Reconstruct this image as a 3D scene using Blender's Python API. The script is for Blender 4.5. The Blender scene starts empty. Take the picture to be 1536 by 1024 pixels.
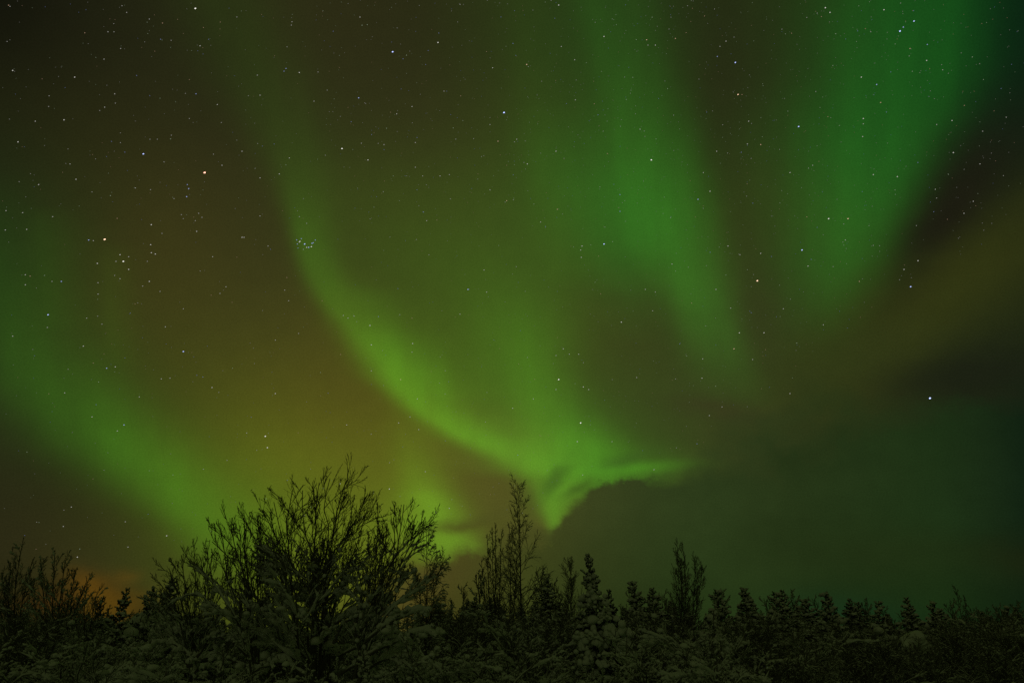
import bpy, math, random
import numpy as np
from mathutils import Vector

# ------------------------------------------------------------------ camera, world, light, exposure
C = bpy.context.scene.collection
scene = bpy.context.scene
FOC = 1050.0                       # focal length of the photograph in its own pixels (24.6 mm on full frame)
TILT = math.radians(25.0)
EYE = np.array((0.0, 0.0, 1.6))
FWD = np.array((0.0, math.cos(TILT), math.sin(TILT)))
UP = np.array((0.0, -math.sin(TILT), math.cos(TILT)))

cam_data = bpy.data.cameras.new("camera")
cam_data.sensor_width = 36.0
cam_data.lens = 36.0 * FOC / 1536.0
cam_data.clip_start = 0.1
cam_data.clip_end = 20000.0
cam = bpy.data.objects.new("camera", cam_data)
C.objects.link(cam)
cam.location = EYE
cam.rotation_euler = (math.radians(90) + TILT, 0, 0)
scene.camera = cam

scene.cycles.use_denoising = False
scene.cycles.sample_clamp_indirect = 0.25
scene.cycles.max_bounces = 3
scene.cycles.diffuse_bounces = 2
scene.cycles.glossy_bounces = 1
vs = scene.view_settings
vs.view_transform = 'Standard'
vs.look = 'None'
vs.exposure = 0.0
vs.gamma = 1.0
vs.use_curve_mapping = False


def ray(px, py):
    v = FWD + np.array(((px - 768.0) / FOC, 0, 0)) + UP * ((512.0 - py) / FOC)
    return v / np.linalg.norm(v)


def at(px, py, Y):
    """World point seen at a pixel of the photograph, Y metres ahead."""
    v = ray(px, py)
    return EYE + v * (Y / v[1])


def lin(*c):
    return tuple(((x / 255.0) / 12.92 if x <= 10 else ((x / 255.0 + 0.055) / 1.055) ** 2.4) for x in c)


# ------------------------------------------------------------------ the night sky: aurora, clouds, glow on the horizon
# All of it is a function of the direction in the sky: (s, t) is a stereographic star chart centred 25 degrees above north.
def chart(px, py):
    X, Y = (px - 768.0) / FOC, (512.0 - py) / FOC
    z = 1 / math.sqrt(1 + X * X + Y * Y)
    return 2 * X * z / (1 + z), 2 * Y * z / (1 + z)


world = bpy.data.worlds.new("World")
scene.world = world
world.use_nodes = True
wt = world.node_tree
wt.nodes.clear()


class S:
    """A socket with arithmetic, so that the sky reads as formulas."""
    def __init__(self, sock): self.k = sock
    def __add__(a, b): return math_node('ADD', a, b)
    def __radd__(a, b): return math_node('ADD', a, b)
    def __sub__(a, b): return math_node('SUBTRACT', a, b)
    def __rsub__(a, b): return math_node('SUBTRACT', b, a)
    def __mul__(a, b): return math_node('MULTIPLY', a, b)
    def __rmul__(a, b): return math_node('MULTIPLY', a, b)
    def __rtruediv__(a, b): return math_node('DIVIDE', b, a)
    def __truediv__(a, b): return math_node('DIVIDE', a, b)


def plug(inp, v):
    if isinstance(v, S): wt.links.new(v.k, inp)
    else: inp.default_value = v


def math_node(op, *args, clamp=False):
    n = wt.nodes.new('ShaderNodeMath'); n.operation = op; n.use_clamp = clamp
    for i, a in enumerate(args): plug(n.inputs[i], a)
    return S(n.outputs[0])


def vec_node(op, *args, out=0):
    n = wt.nodes.new('ShaderNodeVectorMath'); n.operation = op
    for i, a in enumerate(args): plug(n.inputs[i], a)
    return S(n.outputs[out])


def curve(x, pts):
    """Smooth curve through pts; x already in 0..1, pts [(0..1, 0..1)]."""
    n = wt.nodes.new('ShaderNodeFloatCurve')
    plug(n.inputs['Value'], x)
    cv = n.mapping.curves[0]
    pts = sorted(pts)
    cv.points[0].location = pts[0]
    cv.points[1].location = pts[-1]
    for p in pts[1:-1]: cv.points.new(*p)
    for p in cv.points: p.handle_type = 'AUTO_CLAMPED'
    n.mapping.use_clip = False
    n.mapping.update()
    return S(n.outputs[0])


def xyz(x, y, z=0.0):
    n = wt.nodes.new('ShaderNodeCombineXYZ')
    plug(n.inputs[0], x); plug(n.inputs[1], y); plug(n.inputs[2], z)
    return S(n.outputs[0])


def noise(v, scale, detail=3.0, rough=0.5, w=0.0):
    n = wt.nodes.new('ShaderNodeTexNoise'); n.noise_dimensions = '4D'
    plug(n.inputs['Vector'], v); n.inputs['W'].default_value = w
    n.inputs['Scale'].default_value = scale; n.inputs['Detail'].default_value = detail; n.inputs['Roughness'].default_value = rough
    return S(n.outputs[0])


def smooth(x, a, b):
    n = wt.nodes.new('ShaderNodeMapRange'); n.interpolation_type = 'SMOOTHSTEP'
    plug(n.inputs[0], x); n.inputs[1].default_value = a; n.inputs[2].default_value = b
    return S(n.outputs[0])


def mix(f, a, b):
    n = wt.nodes.new('ShaderNodeMix'); n.data_type = 'VECTOR'
    plug(n.inputs[0], f); plug(n.inputs[4], a); plug(n.inputs[5], b)
    return S(n.outputs[1])


def scaled(col, f):
    n = wt.nodes.new('ShaderNodeVectorMath'); n.operation = 'SCALE'
    plug(n.inputs[0], col); plug(n.inputs[3], f)
    return S(n.outputs[0])


tc = wt.nodes.new('ShaderNodeTexCoord')
N = S(tc.outputs['Generated'])
den = math_node('MAXIMUM', vec_node('DOT_PRODUCT', N, tuple(FWD), out=1) + 1.0, 0.02)
s_ = vec_node('DOT_PRODUCT', N, (1, 0, 0), out=1) * 2.0 / den
t_ = vec_node('DOT_PRODUCT', N, tuple(UP), out=1) * 2.0 / den
P0 = xyz(s_, t_)
ws = noise(P0, 3.2, 3, .5, 1.3) - 0.5
wt_ = noise(P0, 3.2, 3, .5, 7.9) - 0.5
sw = s_ + ws * 0.035
tw = t_ + wt_ * 0.035
PW = xyz(sw, tw)
T0, T1, SR = -0.5, 0.5, 0.9
tn = math_node('MULTIPLY', tw - T0, 1 / (T1 - T0), clamp=True)
sn = math_node('MULTIPLY', s_ + SR, 1 / (2 * SR), clamp=True)
px1 = 1 / FOC

# broad glow of the sky (airglow, thin aurora, town light), samples (x, y, colour)
GLOW = [
    (0, 0, 13, 13, 8), (150, 50, 30, 29, 16), (320, 60, 36, 36, 18), (480, 60, 42, 39, 20), (620, 40, 39, 37, 19), (760, 50, 40, 48, 20),
    (900, 60, 36, 52, 21), (970, 200, 36, 50, 20), (1010, 330, 38, 52, 20), (960, 300, 38, 54, 21), (1300, 250, 26, 46, 19), (1270, 400, 34, 50, 20), (1330, 130, 20, 42, 18), (1070, 50, 36, 42, 19), (1130, 150, 42, 38, 20), (1220, 90, 30, 42, 18), (1380, 40, 18, 50, 20), (1500, 60, 10, 32, 17), (1536, 0, 8, 26, 16),
    (1500, 170, 14, 31, 17), (1420, 270, 28, 26, 17), (1510, 290, 25, 32, 17),
    (0, 180, 28, 28, 14), (150, 200, 38, 36, 17), (300, 200, 40, 38, 20), (480, 190, 44, 44, 21), (640, 190, 46, 44, 22), (780, 190, 48, 55, 22), (880, 220, 42, 54, 21),
    (0, 320, 26, 40, 18), (110, 320, 42, 44, 19), (250, 330, 55, 49, 22), (380, 330, 48, 46, 22), (560, 320, 55, 64, 23), (700, 320, 56, 67, 24), (830, 330, 52, 73, 25), (1130, 340, 52, 46, 22),
    (1210, 350, 42, 56, 21),
    (30, 430, 28, 42, 19), (170, 440, 58, 56, 21), (270, 440, 61, 58, 23), (390, 450, 57, 57, 24), (660, 420, 60, 79, 25), (780, 420, 60, 84, 26), (1010, 460, 48, 58, 24), (1130, 470, 52, 50, 26),
    (1280, 500, 48, 50, 20), (1400, 420, 44, 50, 18), (1510, 420, 34, 40, 17), (1420, 540, 32, 40, 20), (1530, 540, 20, 28, 17),
    (70, 530, 34, 50, 20), (180, 540, 58, 64, 22), (130, 610, 36, 52, 20), (210, 690, 46, 60, 20), (290, 760, 58, 70, 21), (280, 540, 66, 67, 23), (420, 540, 68, 68, 24), (510, 580, 72, 68, 25), (670, 530, 66, 80, 24), (780, 540, 66, 94, 27), (930, 530, 60, 64, 25), (1050, 570, 50, 60, 26), (985, 580, 54, 66, 26), (1160, 560, 48, 56, 24),
    (30, 640, 38, 44, 21), (60, 720, 38, 34, 18), (60, 800, 42, 40, 20), (180, 790, 46, 44, 21), (230, 830, 54, 52, 22),
    (300, 640, 72, 78, 23), (400, 640, 88, 90, 23), (500, 650, 88, 82, 24), (600, 690, 88, 84, 25), (700, 720, 84, 78, 30), (760, 740, 78, 76, 32),
    (430, 740, 90, 104, 24), (520, 740, 94, 104, 25), (600, 760, 92, 114, 26), (360, 760, 72, 92, 23), (480, 830, 90, 96, 26), (330, 840, 72, 84, 22),
    (930, 650, 58, 86, 28), (1000, 640, 54, 70, 27), (1080, 620, 58, 58, 30), (150, 870, 52, 48, 20), (740, 800, 74, 76, 30),
]
SIG = 68 * px1
acc = (0.0, 0.0, 0.0)
wsum = 0.0025
BACK = tuple(c * 0.0025 for c in (0.017, 0.022, 0.005))       # the rest of the sky, beside, above and behind
acc = BACK
for gx, gy, r, g, b in GLOW:
    if gy < 360 and gx < 900: r, g, b = r * 1.05, g * 1.10, b * 1.05
    d = vec_node('DISTANCE', PW, (*chart(gx, gy), 0.0), out=1)
    w = math_node('EXPONENT', d * d * (-0.5 / SIG ** 2))
    acc = vec_node('ADD', scaled(lin(r, g, b), w), acc)
    wsum = w + wsum
glow = scaled(acc, 1.0 / wsum)

# long faint rays in the aurora, running up the sky
rays = noise(xyz(s_ + t_ * 0.12, t_ * 0.13), 13.0, 4, .55, 3.1)
rays2 = noise(xyz(s_ - t_ * 0.1, t_ * 0.1), 30.0, 2, .5, 5.2)
streak = math_node('MAXIMUM', rays * 1.6 + rays2 * 0.6 - 0.1, 0.0)
streak_soft = 0.3 + streak * 0.7
aur_fade = smooth(t_, 1.3, 0.55)


total = glow


def pour(v):
    global total
    total = vec_node('ADD', total, v)


def band(rows, col, p=1.0, st=streak_soft):
    """A curtain of aurora: rows (y, x, strength, reach to the left, reach to the right), strongest first edge to the left."""
    q = []
    for y, x, a, wl, wr in rows:
        s, t = chart(x, y)
        q.append(((t - T0) / (T1 - T0), (s + SR) / (2 * SR), a, wl * px1, wr * px1))
    amax = max(r[2] for r in q); wm = max(max(r[3], r[4]) for r in q)
    xc = curve(tn, [(r[0], r[1]) for r in q]) * (2 * SR) - SR
    am = curve(tn, [(r[0], r[2] / amax) for r in q])
    wl = curve(tn, [(r[0], r[3] / wm) for r in q]) * wm
    wr = curve(tn, [(r[0], r[4] / wm) for r in q]) * wm
    d = sw - xc
    k = math_node('ABSOLUTE', d) / (wl + (wr - wl) * smooth(d, -0.006, 0.006))
    f = math_node('EXPONENT', math_node('POWER', k, 2.0 * p) * -1.0)
    f = f * math_node('MAXIMUM', am, 0.0) * amax
    if st is not None: f = f * st
    f = f * aur_fade
    pour(scaled(col, f))


def blob(px, py, sx, sy, a, rot, col, st=None):
    cx, cy = chart(px, py)
    dx, dy = sw - cx, tw - cy
    c, s = math.cos(rot), math.sin(rot)
    u = (dx * c + dy * s) * (1 / (sx * px1))
    v = (dy * c - dx * s) * (1 / (sy * px1))
    f = math_node('EXPONENT', (u * u + v * v) * -1.0) * a
    if st is not None: f = f * st
    pour(scaled(col, f))


GREEN = (0.19, 1.0, 0.028)
YGREEN = (0.30, 1.0, 0.03)
CGREEN = (0.07, 1.0, 0.06)
# the bright lower curtain in the middle, sharp towards the left
band([(0, 345, .009, 70, 70), (120, 392, .013, 60, 60), (220, 432, .020, 44, 52), (300, 450, .032, 25, 46), (370, 462, .055, 18, 40), (420, 480, .060, 20, 46),
      (470, 512, .075, 24, 80), (510, 553, .115, 34, 80), (550, 586, .15, 38, 76), (580, 605, .165, 31, 76), (610, 630, .16, 26, 66), (640, 674, .15, 30, 64),
      (665, 730, .125, 40, 70), (690, 780, .11, 36, 70), (720, 808, .115, 25, 44), (760, 826, .13, 17, 22), (800, 832, .04, 11, 13), (850, 834, 0, 14, 16)], GREEN)
# veil behind it, running down to the brightest spot above the cloud
band([(330, 640, 0, 60, 60), (420, 730, .010, 70, 70), (500, 775, .036, 74, 66), (560, 800, .052, 76, 56), (610, 826, .080, 90, 62), (650, 862, .135, 116, 58), (680, 880, .16, 116, 60),
      (710, 880, .14, 90, 80), (740, 850, .08, 50, 60), (790, 840, 0, 50, 50)], GREEN)
# third curtain, sharp towards the right
band([(0, 940, .008, 110, 80), (60, 950, .012, 120, 76), (140, 985, .024, 130, 52), (220, 1005, .046, 140, 48), (300, 1022, .070, 130, 50), (360, 1034, .078, 110, 50), (420, 1050, .078, 80, 46),
      (480, 1067, .064, 60, 38), (530, 1085, .044, 54, 36), (580, 1108, .022, 56, 40), (640, 1130, 0.003, 56, 40)], (0.11, 1.0, 0.05), 1.15)
# folds inside it
band([(-10, 892, .020, 34, 70), (100, 915, .022, 32, 60), (200, 938, .024, 32, 50), (300, 962, .026, 34, 46), (400, 1000, .016, 40, 40), (470, 1030, 0, 40, 40)], (0.11, 1.0, 0.05))
band([(-10, 780, .006, 40, 60), (120, 800, .008, 40, 60), (240, 815, .012, 40, 60), (340, 832, .012, 40, 60), (440, 850, 0, 40, 60)], GREEN)
band([(150, 830, 0, 50, 60), (240, 860, .012, 60, 80), (330, 905, .026, 60, 70), (400, 925, .030, 50, 40), (450, 938, .018, 46, 30), (520, 950, 0, 50, 40)], CGREEN)
# fourth curtain, upper right
band([(0, 1385, .048, 150, 76), (80, 1378, .054, 150, 78), (160, 1352, .060, 156, 78), (240, 1322, .066, 140, 70), (300, 1300, .066, 122, 72), (360, 1285, .062, 106, 70), (420, 1268, .050, 92, 68),
      (480, 1248, .030, 76, 60), (560, 1218, .008, 70, 60), (640, 1200, 0, 60, 60)], CGREEN, 1.25)
# left curtain, slanting down to the big tree
band([(330, -30, .012, 60, 80), (440, -10, .028, 60, 80), (520, 30, .038, 60, 90), (580, 85, .052, 72, 86), (630, 140, .066, 72, 84), (680, 200, .082, 70, 80), (720, 250, .085, 66, 76),
      (760, 292, .080, 56, 74), (800, 322, .070, 44, 74), (840, 338, .035, 40, 70), (900, 350, 0, 40, 60)], GREEN)
# faint upright rays on the left
band([(300, 60, 0, 14, 40), (400, 64, .012, 16, 46), (500, 80, 0, 16, 40)], GREEN)
band([(360, 160, 0, 14, 26), (450, 166, .010, 14, 28), (560, 178, .0, 14, 26)], YGREEN)
# bright patch beside the big tree
band([(600, 596, 0, 26, 46), (680, 612, .040, 26, 44), (730, 632, .095, 36, 40), (765, 652, .16, 46, 40), (800, 668, .16, 60, 44), (826, 682, .15, 50, 50), (870, 690, .0, 50, 50)], YGREEN, 1.0, None)
blob(400, 690, 110, 60, .014, 0, (0.75, 1.0, 0.02))
blob(440, 800, 150, 60, .022, 0, (0.40, 1.0, 0.02))
blob(955, 697, 75, 9, .07, 0.04, GREEN)
blob(985, 690, 60, 26, .018, 0, GREEN)
clear = total

# clouds: a low bank whose ragged upper edge covers the curtains, wisps by the big tree, an olive streak on the right
n1 = noise(xyz(s_, t_ * 1.5), 9.0, 6, .62, 2.2) - 0.5
n2 = noise(xyz(s_, t_ * 1.3), 4.0, 4, .55, 9.4) - 0.5
EDGE = [(-40, 900, 60), (60, 862, 36), (160, 872, 24), (240, 900, 30), (330, 960, 60), (560, 880, 50), (640, 850, 30), (700, 832, 14), (750, 815, 40), (795, 806, 30), (822, 800, 14), (838, 788, 12), (852, 766, 12),
        (870, 749, 10), (890, 736, 9), (920, 729, 8), (945, 721, 8), (968, 712, 9), (1015, 712, 18), (1050, 690, 36), (1150, 650, 60), (1270, 615, 60), (1400, 612, 22), (1500, 604, 26), (1580, 600, 30)]
ep = [chart(x, y) + (h * px1,) for x, y, h in EDGE]
edge = curve(sn, [((s + SR) / (2 * SR), t + 0.5) for s, t, h in ep]) - 0.5
soft = curve(sn, [((s + SR) / (2 * SR), h) for s, t, h in ep])
n3 = noise(xyz(s_, t_ * 1.2), 34.0, 5, .6, 12.0) - 0.5
n4 = noise(P0, 16.0, 3, .5, 21.0)
soft = soft * math_node('MAXIMUM', n4 * 3.4 - 0.7, 0.45)
cd = (edge - t_ + n1 * (soft * 0.8 + 0.085) + n3 * 0.034) / soft
bank = smooth(cd, -1.0, 1.0)
BANK = [(-40, 34, 34, 16), (100, 50, 46, 20), (300, 60, 58, 24), (480, 84, 84, 28), (600, 92, 80, 34), (700, 76, 72, 30), (780, 70, 72, 30), (850, 60, 66, 29), (930, 52, 62, 28), (1030, 46, 60, 27), (1150, 43, 58, 26),
        (1280, 37, 54, 24), (1400, 31, 50, 22), (1480, 25, 42, 20), (1540, 18, 34, 18), (1580, 12, 26, 15)]
bp = [((chart(x, 700)[0] + SR) / (2 * SR), lin(r, g, b)) for x, r, g, b in BANK]
bank_col = xyz(curve(sn, [(u, c[0]) for u, c in bp]), curve(sn, [(u, c[1]) for u, c in bp]), curve(sn, [(u, c[2]) for u, c in bp]))
lowdark = smooth(t_, chart(768, 940)[1], chart(768, 700)[1])
bank_col = vec_node('MULTIPLY', bank_col, mix(lowdark, (.66, .76, .66), (1, 1, 1)))
bank_col = scaled(bank_col, 0.94 + n2 * 0.75 + n1 * 0.35)


def streakmask(px, py, sx, sy, a, rot, k=0.05):
    cx, cy = chart(px, py)
    dx, dy = s_ + n2 * k - cx, t_ + n1 * k - cy
    c, s = math.cos(rot), math.sin(rot)
    u = (dx * c + dy * s) * (1 / (sx * px1)); v = (dy * c - dx * s) * (1 / (sy * px1))
    return math_node('EXPONENT', (u * u + v * v) * -1.0) * a


sky = clear
for m, colr in (
        ((1390, 450, 210, 62, .85, math.radians(38)), lin(50, 54, 18)),
        ((1270, 540, 120, 60, .75, math.radians(30)), lin(48, 56, 22)),
        ((1412, 325, 42, 110, .85, math.radians(-28)), lin(27, 24, 16)),
        ((1460, 560, 110, 36, .8, math.radians(10)), lin(26, 30, 18)),
        ((1080, 614, 70, 16, .5, math.radians(-4)), lin(54, 50, 28)),
        ((935, 690, 46, 11, .55, math.radians(18), .03), lin(56, 84, 30)),
        ((835, 722, 30, 12, .75, math.radians(55), .06), lin(62, 92, 30)),
        ((800, 742, 14, 26, .45, math.radians(-20), .05), lin(72, 84, 30)),
        ((848, 708, 20, 7, .35, math.radians(20), .04), lin(64, 96, 30)),
        ((870, 732, 26, 8, .65, math.radians(30), .03), lin(60, 84, 28)),
):
    sky = mix(streakmask(*m), sky, colr)
sky = mix(bank, sky, bank_col)
for m, colr in (
        ((700, 787, 62, 10, .85, math.radians(12), .04), lin(76, 78, 28)),
        ((745, 770, 50, 9, .45, math.radians(10), .04), lin(74, 76, 30)),
        ((650, 860, 60, 20, .7, math.radians(8), .04), lin(70, 66, 28)),
        ((1540, 835, 60, 26, .35, 0, .05), lin(30, 28, 10)),
        ((1330, 830, 170, 34, .45, 0, .05), lin(34, 46, 18)),
        ((1260, 920, 90, 26, .5, 0, .05), lin(18, 48, 26)),
        # town light on low cloud, lower left
        ((76, 900, 46, 20, .45, 0, .10), lin(74, 44, 12)),
        ((142, 886, 34, 17, .7, math.radians(-38), .05), lin(96, 66, 14)),
        ((165, 912, 42, 22, .8, 0, .05), lin(84, 62, 14)),
        ((188, 868, 16, 8, .5, 0, .03), lin(84, 64, 18)),
):
    sky = mix(streakmask(*m), sky, colr)
# sensor-like grain and faint mottling put into the sky's brightness
g1 = noise(P0, 520.0, 1, .5, 4.4)
g2 = noise(P0, 40.0, 3, .6, 6.6)
sky = scaled(sky, 0.685 + g1 * 0.45 + g2 * 0.18)

nish = wt.nodes.new('ShaderNodeTexSky')
nish.sky_type = 'NISHITA'
nish.sun_disc = False
nish.sun_elevation = math.radians(-4.0)
nish.sun_rotation = math.radians(200.0)
bg1 = wt.nodes.new('ShaderNodeBackground'); wt.links.new(nish.outputs[0], bg1.inputs[0]); bg1.inputs[1].default_value = 0.002
bg2 = wt.nodes.new('ShaderNodeBackground'); wt.links.new(sky.k, bg2.inputs[0]); bg2.inputs[1].default_value = 1.0
add = wt.nodes.new('ShaderNodeAddShader'); wt.links.new(bg1.outputs[0], add.inputs[0]); wt.links.new(bg2.outputs[0], add.inputs[1])
wo = wt.nodes.new('ShaderNodeOutputWorld'); wt.links.new(add.outputs[0], wo.inputs[0])
world.cycles.sampling_method = 'MANUAL'
world.cycles.sample_map_resolution = 512

# ------------------------------------------------------------------ faint fill sun added low behind the viewer to pick out the snow
fill_sun_data = bpy.data.lights.new("fill_sun", 'SUN')
fill_sun_data.energy = 0.030
fill_sun_data.angle = math.radians(8)
fill_sun_data.color = (0.88, 1.0, 0.40)
fill_sun = bpy.data.objects.new("fill_sun", fill_sun_data)
C.objects.link(fill_sun)
fill_sun.rotation_euler = (math.radians(62), 0, math.radians(-18))


# ------------------------------------------------------------------ materials
def material(name, col, rough=0.9, var=None, scale=6.0, bump=0.0, spec=0.2, sss=0.0):
    m = bpy.data.materials.new(name); m.use_nodes = True
    t = m.node_tree; b = t.nodes['Principled BSDF']
    b.inputs['Roughness'].default_value = rough
    b.inputs['Specular IOR Level'].default_value = spec
    co = t.nodes.new('ShaderNodeTexCoord')
    nz = t.nodes.new('ShaderNodeTexNoise'); nz.inputs['Scale'].default_value = scale; nz.inputs['Detail'].default_value = 4
    t.links.new(co.outputs['Object'], nz.inputs['Vector'])
    rp = t.nodes.new('ShaderNodeMix'); rp.data_type = 'RGBA'
    t.links.new(nz.outputs[0], rp.inputs[0])
    rp.inputs[6].default_value = (*col, 1); rp.inputs[7].default_value = (*(var or col), 1)
    t.links.new(rp.outputs[2], b.inputs['Base Color'])
    if bump:
        bp_ = t.nodes.new('ShaderNodeBump'); bp_.inputs['Strength'].default_value = bump; bp_.inputs['Distance'].default_value = 0.03
        t.links.new(nz.outputs[0], bp_.inputs['Height']); t.links.new(bp_.outputs[0], b.inputs['Normal'])
    return m


SNOW = material('snow', (.78, .80, .82), .75, (.70, .73, .76), 5.0, .35)
BARK = material('dark_bark', (.08, .07, .055), .95, (.22, .21, .19), 14.0, .5)
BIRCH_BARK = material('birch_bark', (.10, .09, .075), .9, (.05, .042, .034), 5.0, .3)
TWIG = material('frosted_twig', (.09, .08, .065), .95, (.24, .23, .21), 9.0)
NEEDLE = material('spruce_needles', (.018, .030, .014), .9, (.036, .050, .022), 8.0)


def emitter(name, strength):
    m = bpy.data.materials.new(name); m.use_nodes = True
    t = m.node_tree; t.nodes.clear()
    at_ = t.nodes.new('ShaderNodeAttribute'); at_.attribute_name = 'starlight'
    e = t.nodes.new('ShaderNodeEmission'); e.inputs[1].default_value = strength
    o = t.nodes.new('ShaderNodeOutputMaterial')
    t.links.new(at_.outputs['Color'], e.inputs[0]); t.links.new(e.outputs[0], o.inputs[0])
    m.cycles.emission_sampling = 'NONE'
    return m


# ------------------------------------------------------------------ mesh and object helpers
def make_mesh(name, pieces, mat, smooth_=True):
    """pieces: [(vertices (n,3), faces (m,k))] joined into one mesh."""
    me = bpy.data.meshes.new(name)
    V, L, ST, off, ls = [], [], [], 0, 0
    for v, f in pieces:
        if not len(v): continue
        V.append(v); L.append((f + off).ravel())
        ST.append(ls + np.arange(len(f)) * f.shape[1])
        off += len(v); ls += f.size
    V = np.concatenate(V).astype(np.float32); L = np.concatenate(L).astype(np.int32); ST = np.concatenate(ST).astype(np.int32)
    me.vertices.add(len(V)); me.vertices.foreach_set('co', V.ravel())
    me.loops.add(len(L)); me.loops.foreach_set('vertex_index', L)
    me.polygons.add(len(ST)); me.polygons.foreach_set('loop_start', ST)
    me.update(calc_edges=True)
    if smooth_:
        me.polygons.foreach_set('use_smooth', np.ones(len(ST), dtype=bool))
    me.materials.append(mat)
    me.validate()
    return me


def link(name, data, parent=None):
    o = bpy.data.objects.new(name, data); C.objects.link(o)
    if parent is not None: o.parent = parent
    return o


def thing(name, label, cat, loc=(0, 0, 0), rotz=0.0, group=None, data=None):
    o = link(name, data); o.location = loc; o.rotation_euler = (0, 0, rotz)
    o['label'] = label; o['category'] = cat
    if group: o['group'] = group
    return o


def copy_thing(src, label, loc, rotz, scale, group):
    o = src.copy(); C.objects.link(o)
    tilt = np.random.default_rng(int(abs(loc[0] * 997 + loc[1] * 131))).normal(0, .05, 2)
    o.location = loc; o.rotation_euler = (tilt[0], tilt[1], rotz); o.scale = scale
    o['label'] = label
    if group: o['group'] = group
    elif 'group' in o: del o['group']
    for ch in list(src.children):
        c = ch.copy(); C.objects.link(c); c.parent = o
        for g in list(ch.children):
            d = g.copy(); C.objects.link(d); d.parent = c
    return o


# ------------------------------------------------------------------ growing branches: arrays of paths (B, n, 3) with radii (B, n)
def unit(v):
    return v / np.maximum(np.linalg.norm(v, axis=-1, keepdims=True), 1e-9)


def resample(pts, n):
    pts = np.asarray(pts, float)
    d = np.concatenate([[0], np.cumsum(np.linalg.norm(np.diff(pts, axis=0), axis=1))])
    # smooth through the points (Catmull-Rom on arc length)
    t = np.linspace(0, d[-1], n)
    m = np.gradient(pts, d, axis=0)
    i = np.clip(np.searchsorted(d, t, side='right') - 1, 0, len(d) - 2)
    h = (d[i + 1] - d[i])[:, None]; u = ((t - d[i]) / (d[i + 1] - d[i]))[:, None]
    return ((2 * u ** 3 - 3 * u ** 2 + 1) * pts[i] + (u ** 3 - 2 * u ** 2 + u) * h * m[i]
            + (-2 * u ** 3 + 3 * u ** 2) * pts[i + 1] + (u ** 3 - u ** 2) * h * m[i + 1])


def stems(rng, lists, r0, r1, n=16, wob=0.03):
    P, R = [], []
    for k, pts in enumerate(lists):
        q = resample(pts, n)
        w = np.cumsum(rng.normal(0, wob, (n, 3)), axis=0) * np.linspace(0, 1, n)[:, None] * 0.6
        P.append(q + w - np.linspace(0, 1, n)[:, None] * w[-1])
        a = r0[k] if hasattr(r0, '__len__') else r0
        R.append(r1 + (a - r1) * (1 - np.linspace(0, 1, n)) ** 1.5)
    return np.array(P), np.array(R)


def spawn(rng, P, R, m, u=(.3, 1.0), ang=(.6, .15), length=(.3, .6), n=7, up=.25, wob=.12, rr=.6, tip=.35, rmin=.004, shrink=.6, jit=.25, plane=None):
    """m side branches on every path: where along it, at what angle, how long (share of the parent's), bending up or down."""
    B, K, _ = P.shape
    plen = np.linalg.norm(np.diff(P, axis=1), axis=2).sum(1)
    uu = u[0] + (u[1] - u[0]) * (np.arange(m)[None] + .5 + rng.uniform(-.5, .5, (B, m))) / m
    f = np.clip(uu * (K - 1), 0, K - 1.001); i = f.astype(int); w = f - i
    bi = np.arange(B)[:, None]
    pos = P[bi, i] * (1 - w[..., None]) + P[bi, i + 1] * w[..., None]
    tan = unit(P[bi, i + 1] - P[bi, i])
    rad = R[bi, i] * (1 - w) + R[bi, i + 1] * w
    rv = rng.normal(0, 1, (B, m, 3))
    if plane is not None: rv = rv * np.array(plane)
    perp = unit(rv - (rv * tan).sum(-1, keepdims=True) * tan)
    a = rng.normal(ang[0], ang[1], (B, m, 1))
    d = unit(tan * np.cos(a) + perp * np.sin(a))
    L = plen[:, None] * rng.uniform(length[0], length[1], (B, m)) * (1 - shrink * (uu - u[0]) / max(u[1] - u[0], 1e-6))
    M = B * m
    d = d.reshape(M, 3); L = L.reshape(M); pos = pos.reshape(M, 3); rad = rad.reshape(M)
    out = np.empty((M, n, 3)); out[:, 0] = pos
    st = L / (n - 1)
    for k in range(1, n):
        d = unit(d + np.array((0, 0, up / (n - 1))) + rng.normal(0, wob, (M, 3)) * (1 if k > 1 else .4))
        out[:, k] = out[:, k - 1] + d * st[:, None]
    r0 = np.maximum(rad * rr * rng.uniform(1 - jit, 1, M), rmin)
    RR = np.maximum(r0[:, None] * np.linspace(1, tip, n)[None], rmin * .7)
    return out, RR


def frames(P):
    T = np.empty_like(P)
    T[:, 1:-1] = P[:, 2:] - P[:, :-2]; T[:, 0] = P[:, 1] - P[:, 0]; T[:, -1] = P[:, -1] - P[:, -2]
    T = unit(T)
    ref = np.zeros((len(P), 1, 3)); mean = unit(P[:, -1] - P[:, 0])
    ref[:, 0] = np.where(np.abs(mean[:, 2:3]) > .8, np.array((1.0, 0.13, 0)), np.array((0.05, 0.1, 1.0)))
    A = unit(np.cross(T, ref)); Bv = np.cross(A, T)
    return T, A, Bv


def tubes(P, R, k=4, flat=1.0, cap=True):
    if not len(P): return np.zeros((0, 3)), np.zeros((0, 4), int)
    B, n, _ = P.shape
    T, A, Bv = frames(P)
    th = np.arange(k) * 2 * math.pi / k
    ring = A[:, :, None] * np.cos(th)[None, None, :, None] + Bv[:, :, None] * (np.sin(th)[None, None, :, None] * flat)
    V = P[:, :, None] + ring * R[:, :, None, None]
    base = (np.arange(B) * n * k)[:, None, None]
    i = (np.arange(n - 1) * k)[None, :, None]
    j = np.arange(k)[None, None]; j2 = (j + 1) % k
    F = np.stack([base + i + j, base + i + j2, base + i + k + j2, base + i + k + j], -1).reshape(-1, 4)
    return V.reshape(-1, 3), F


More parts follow.
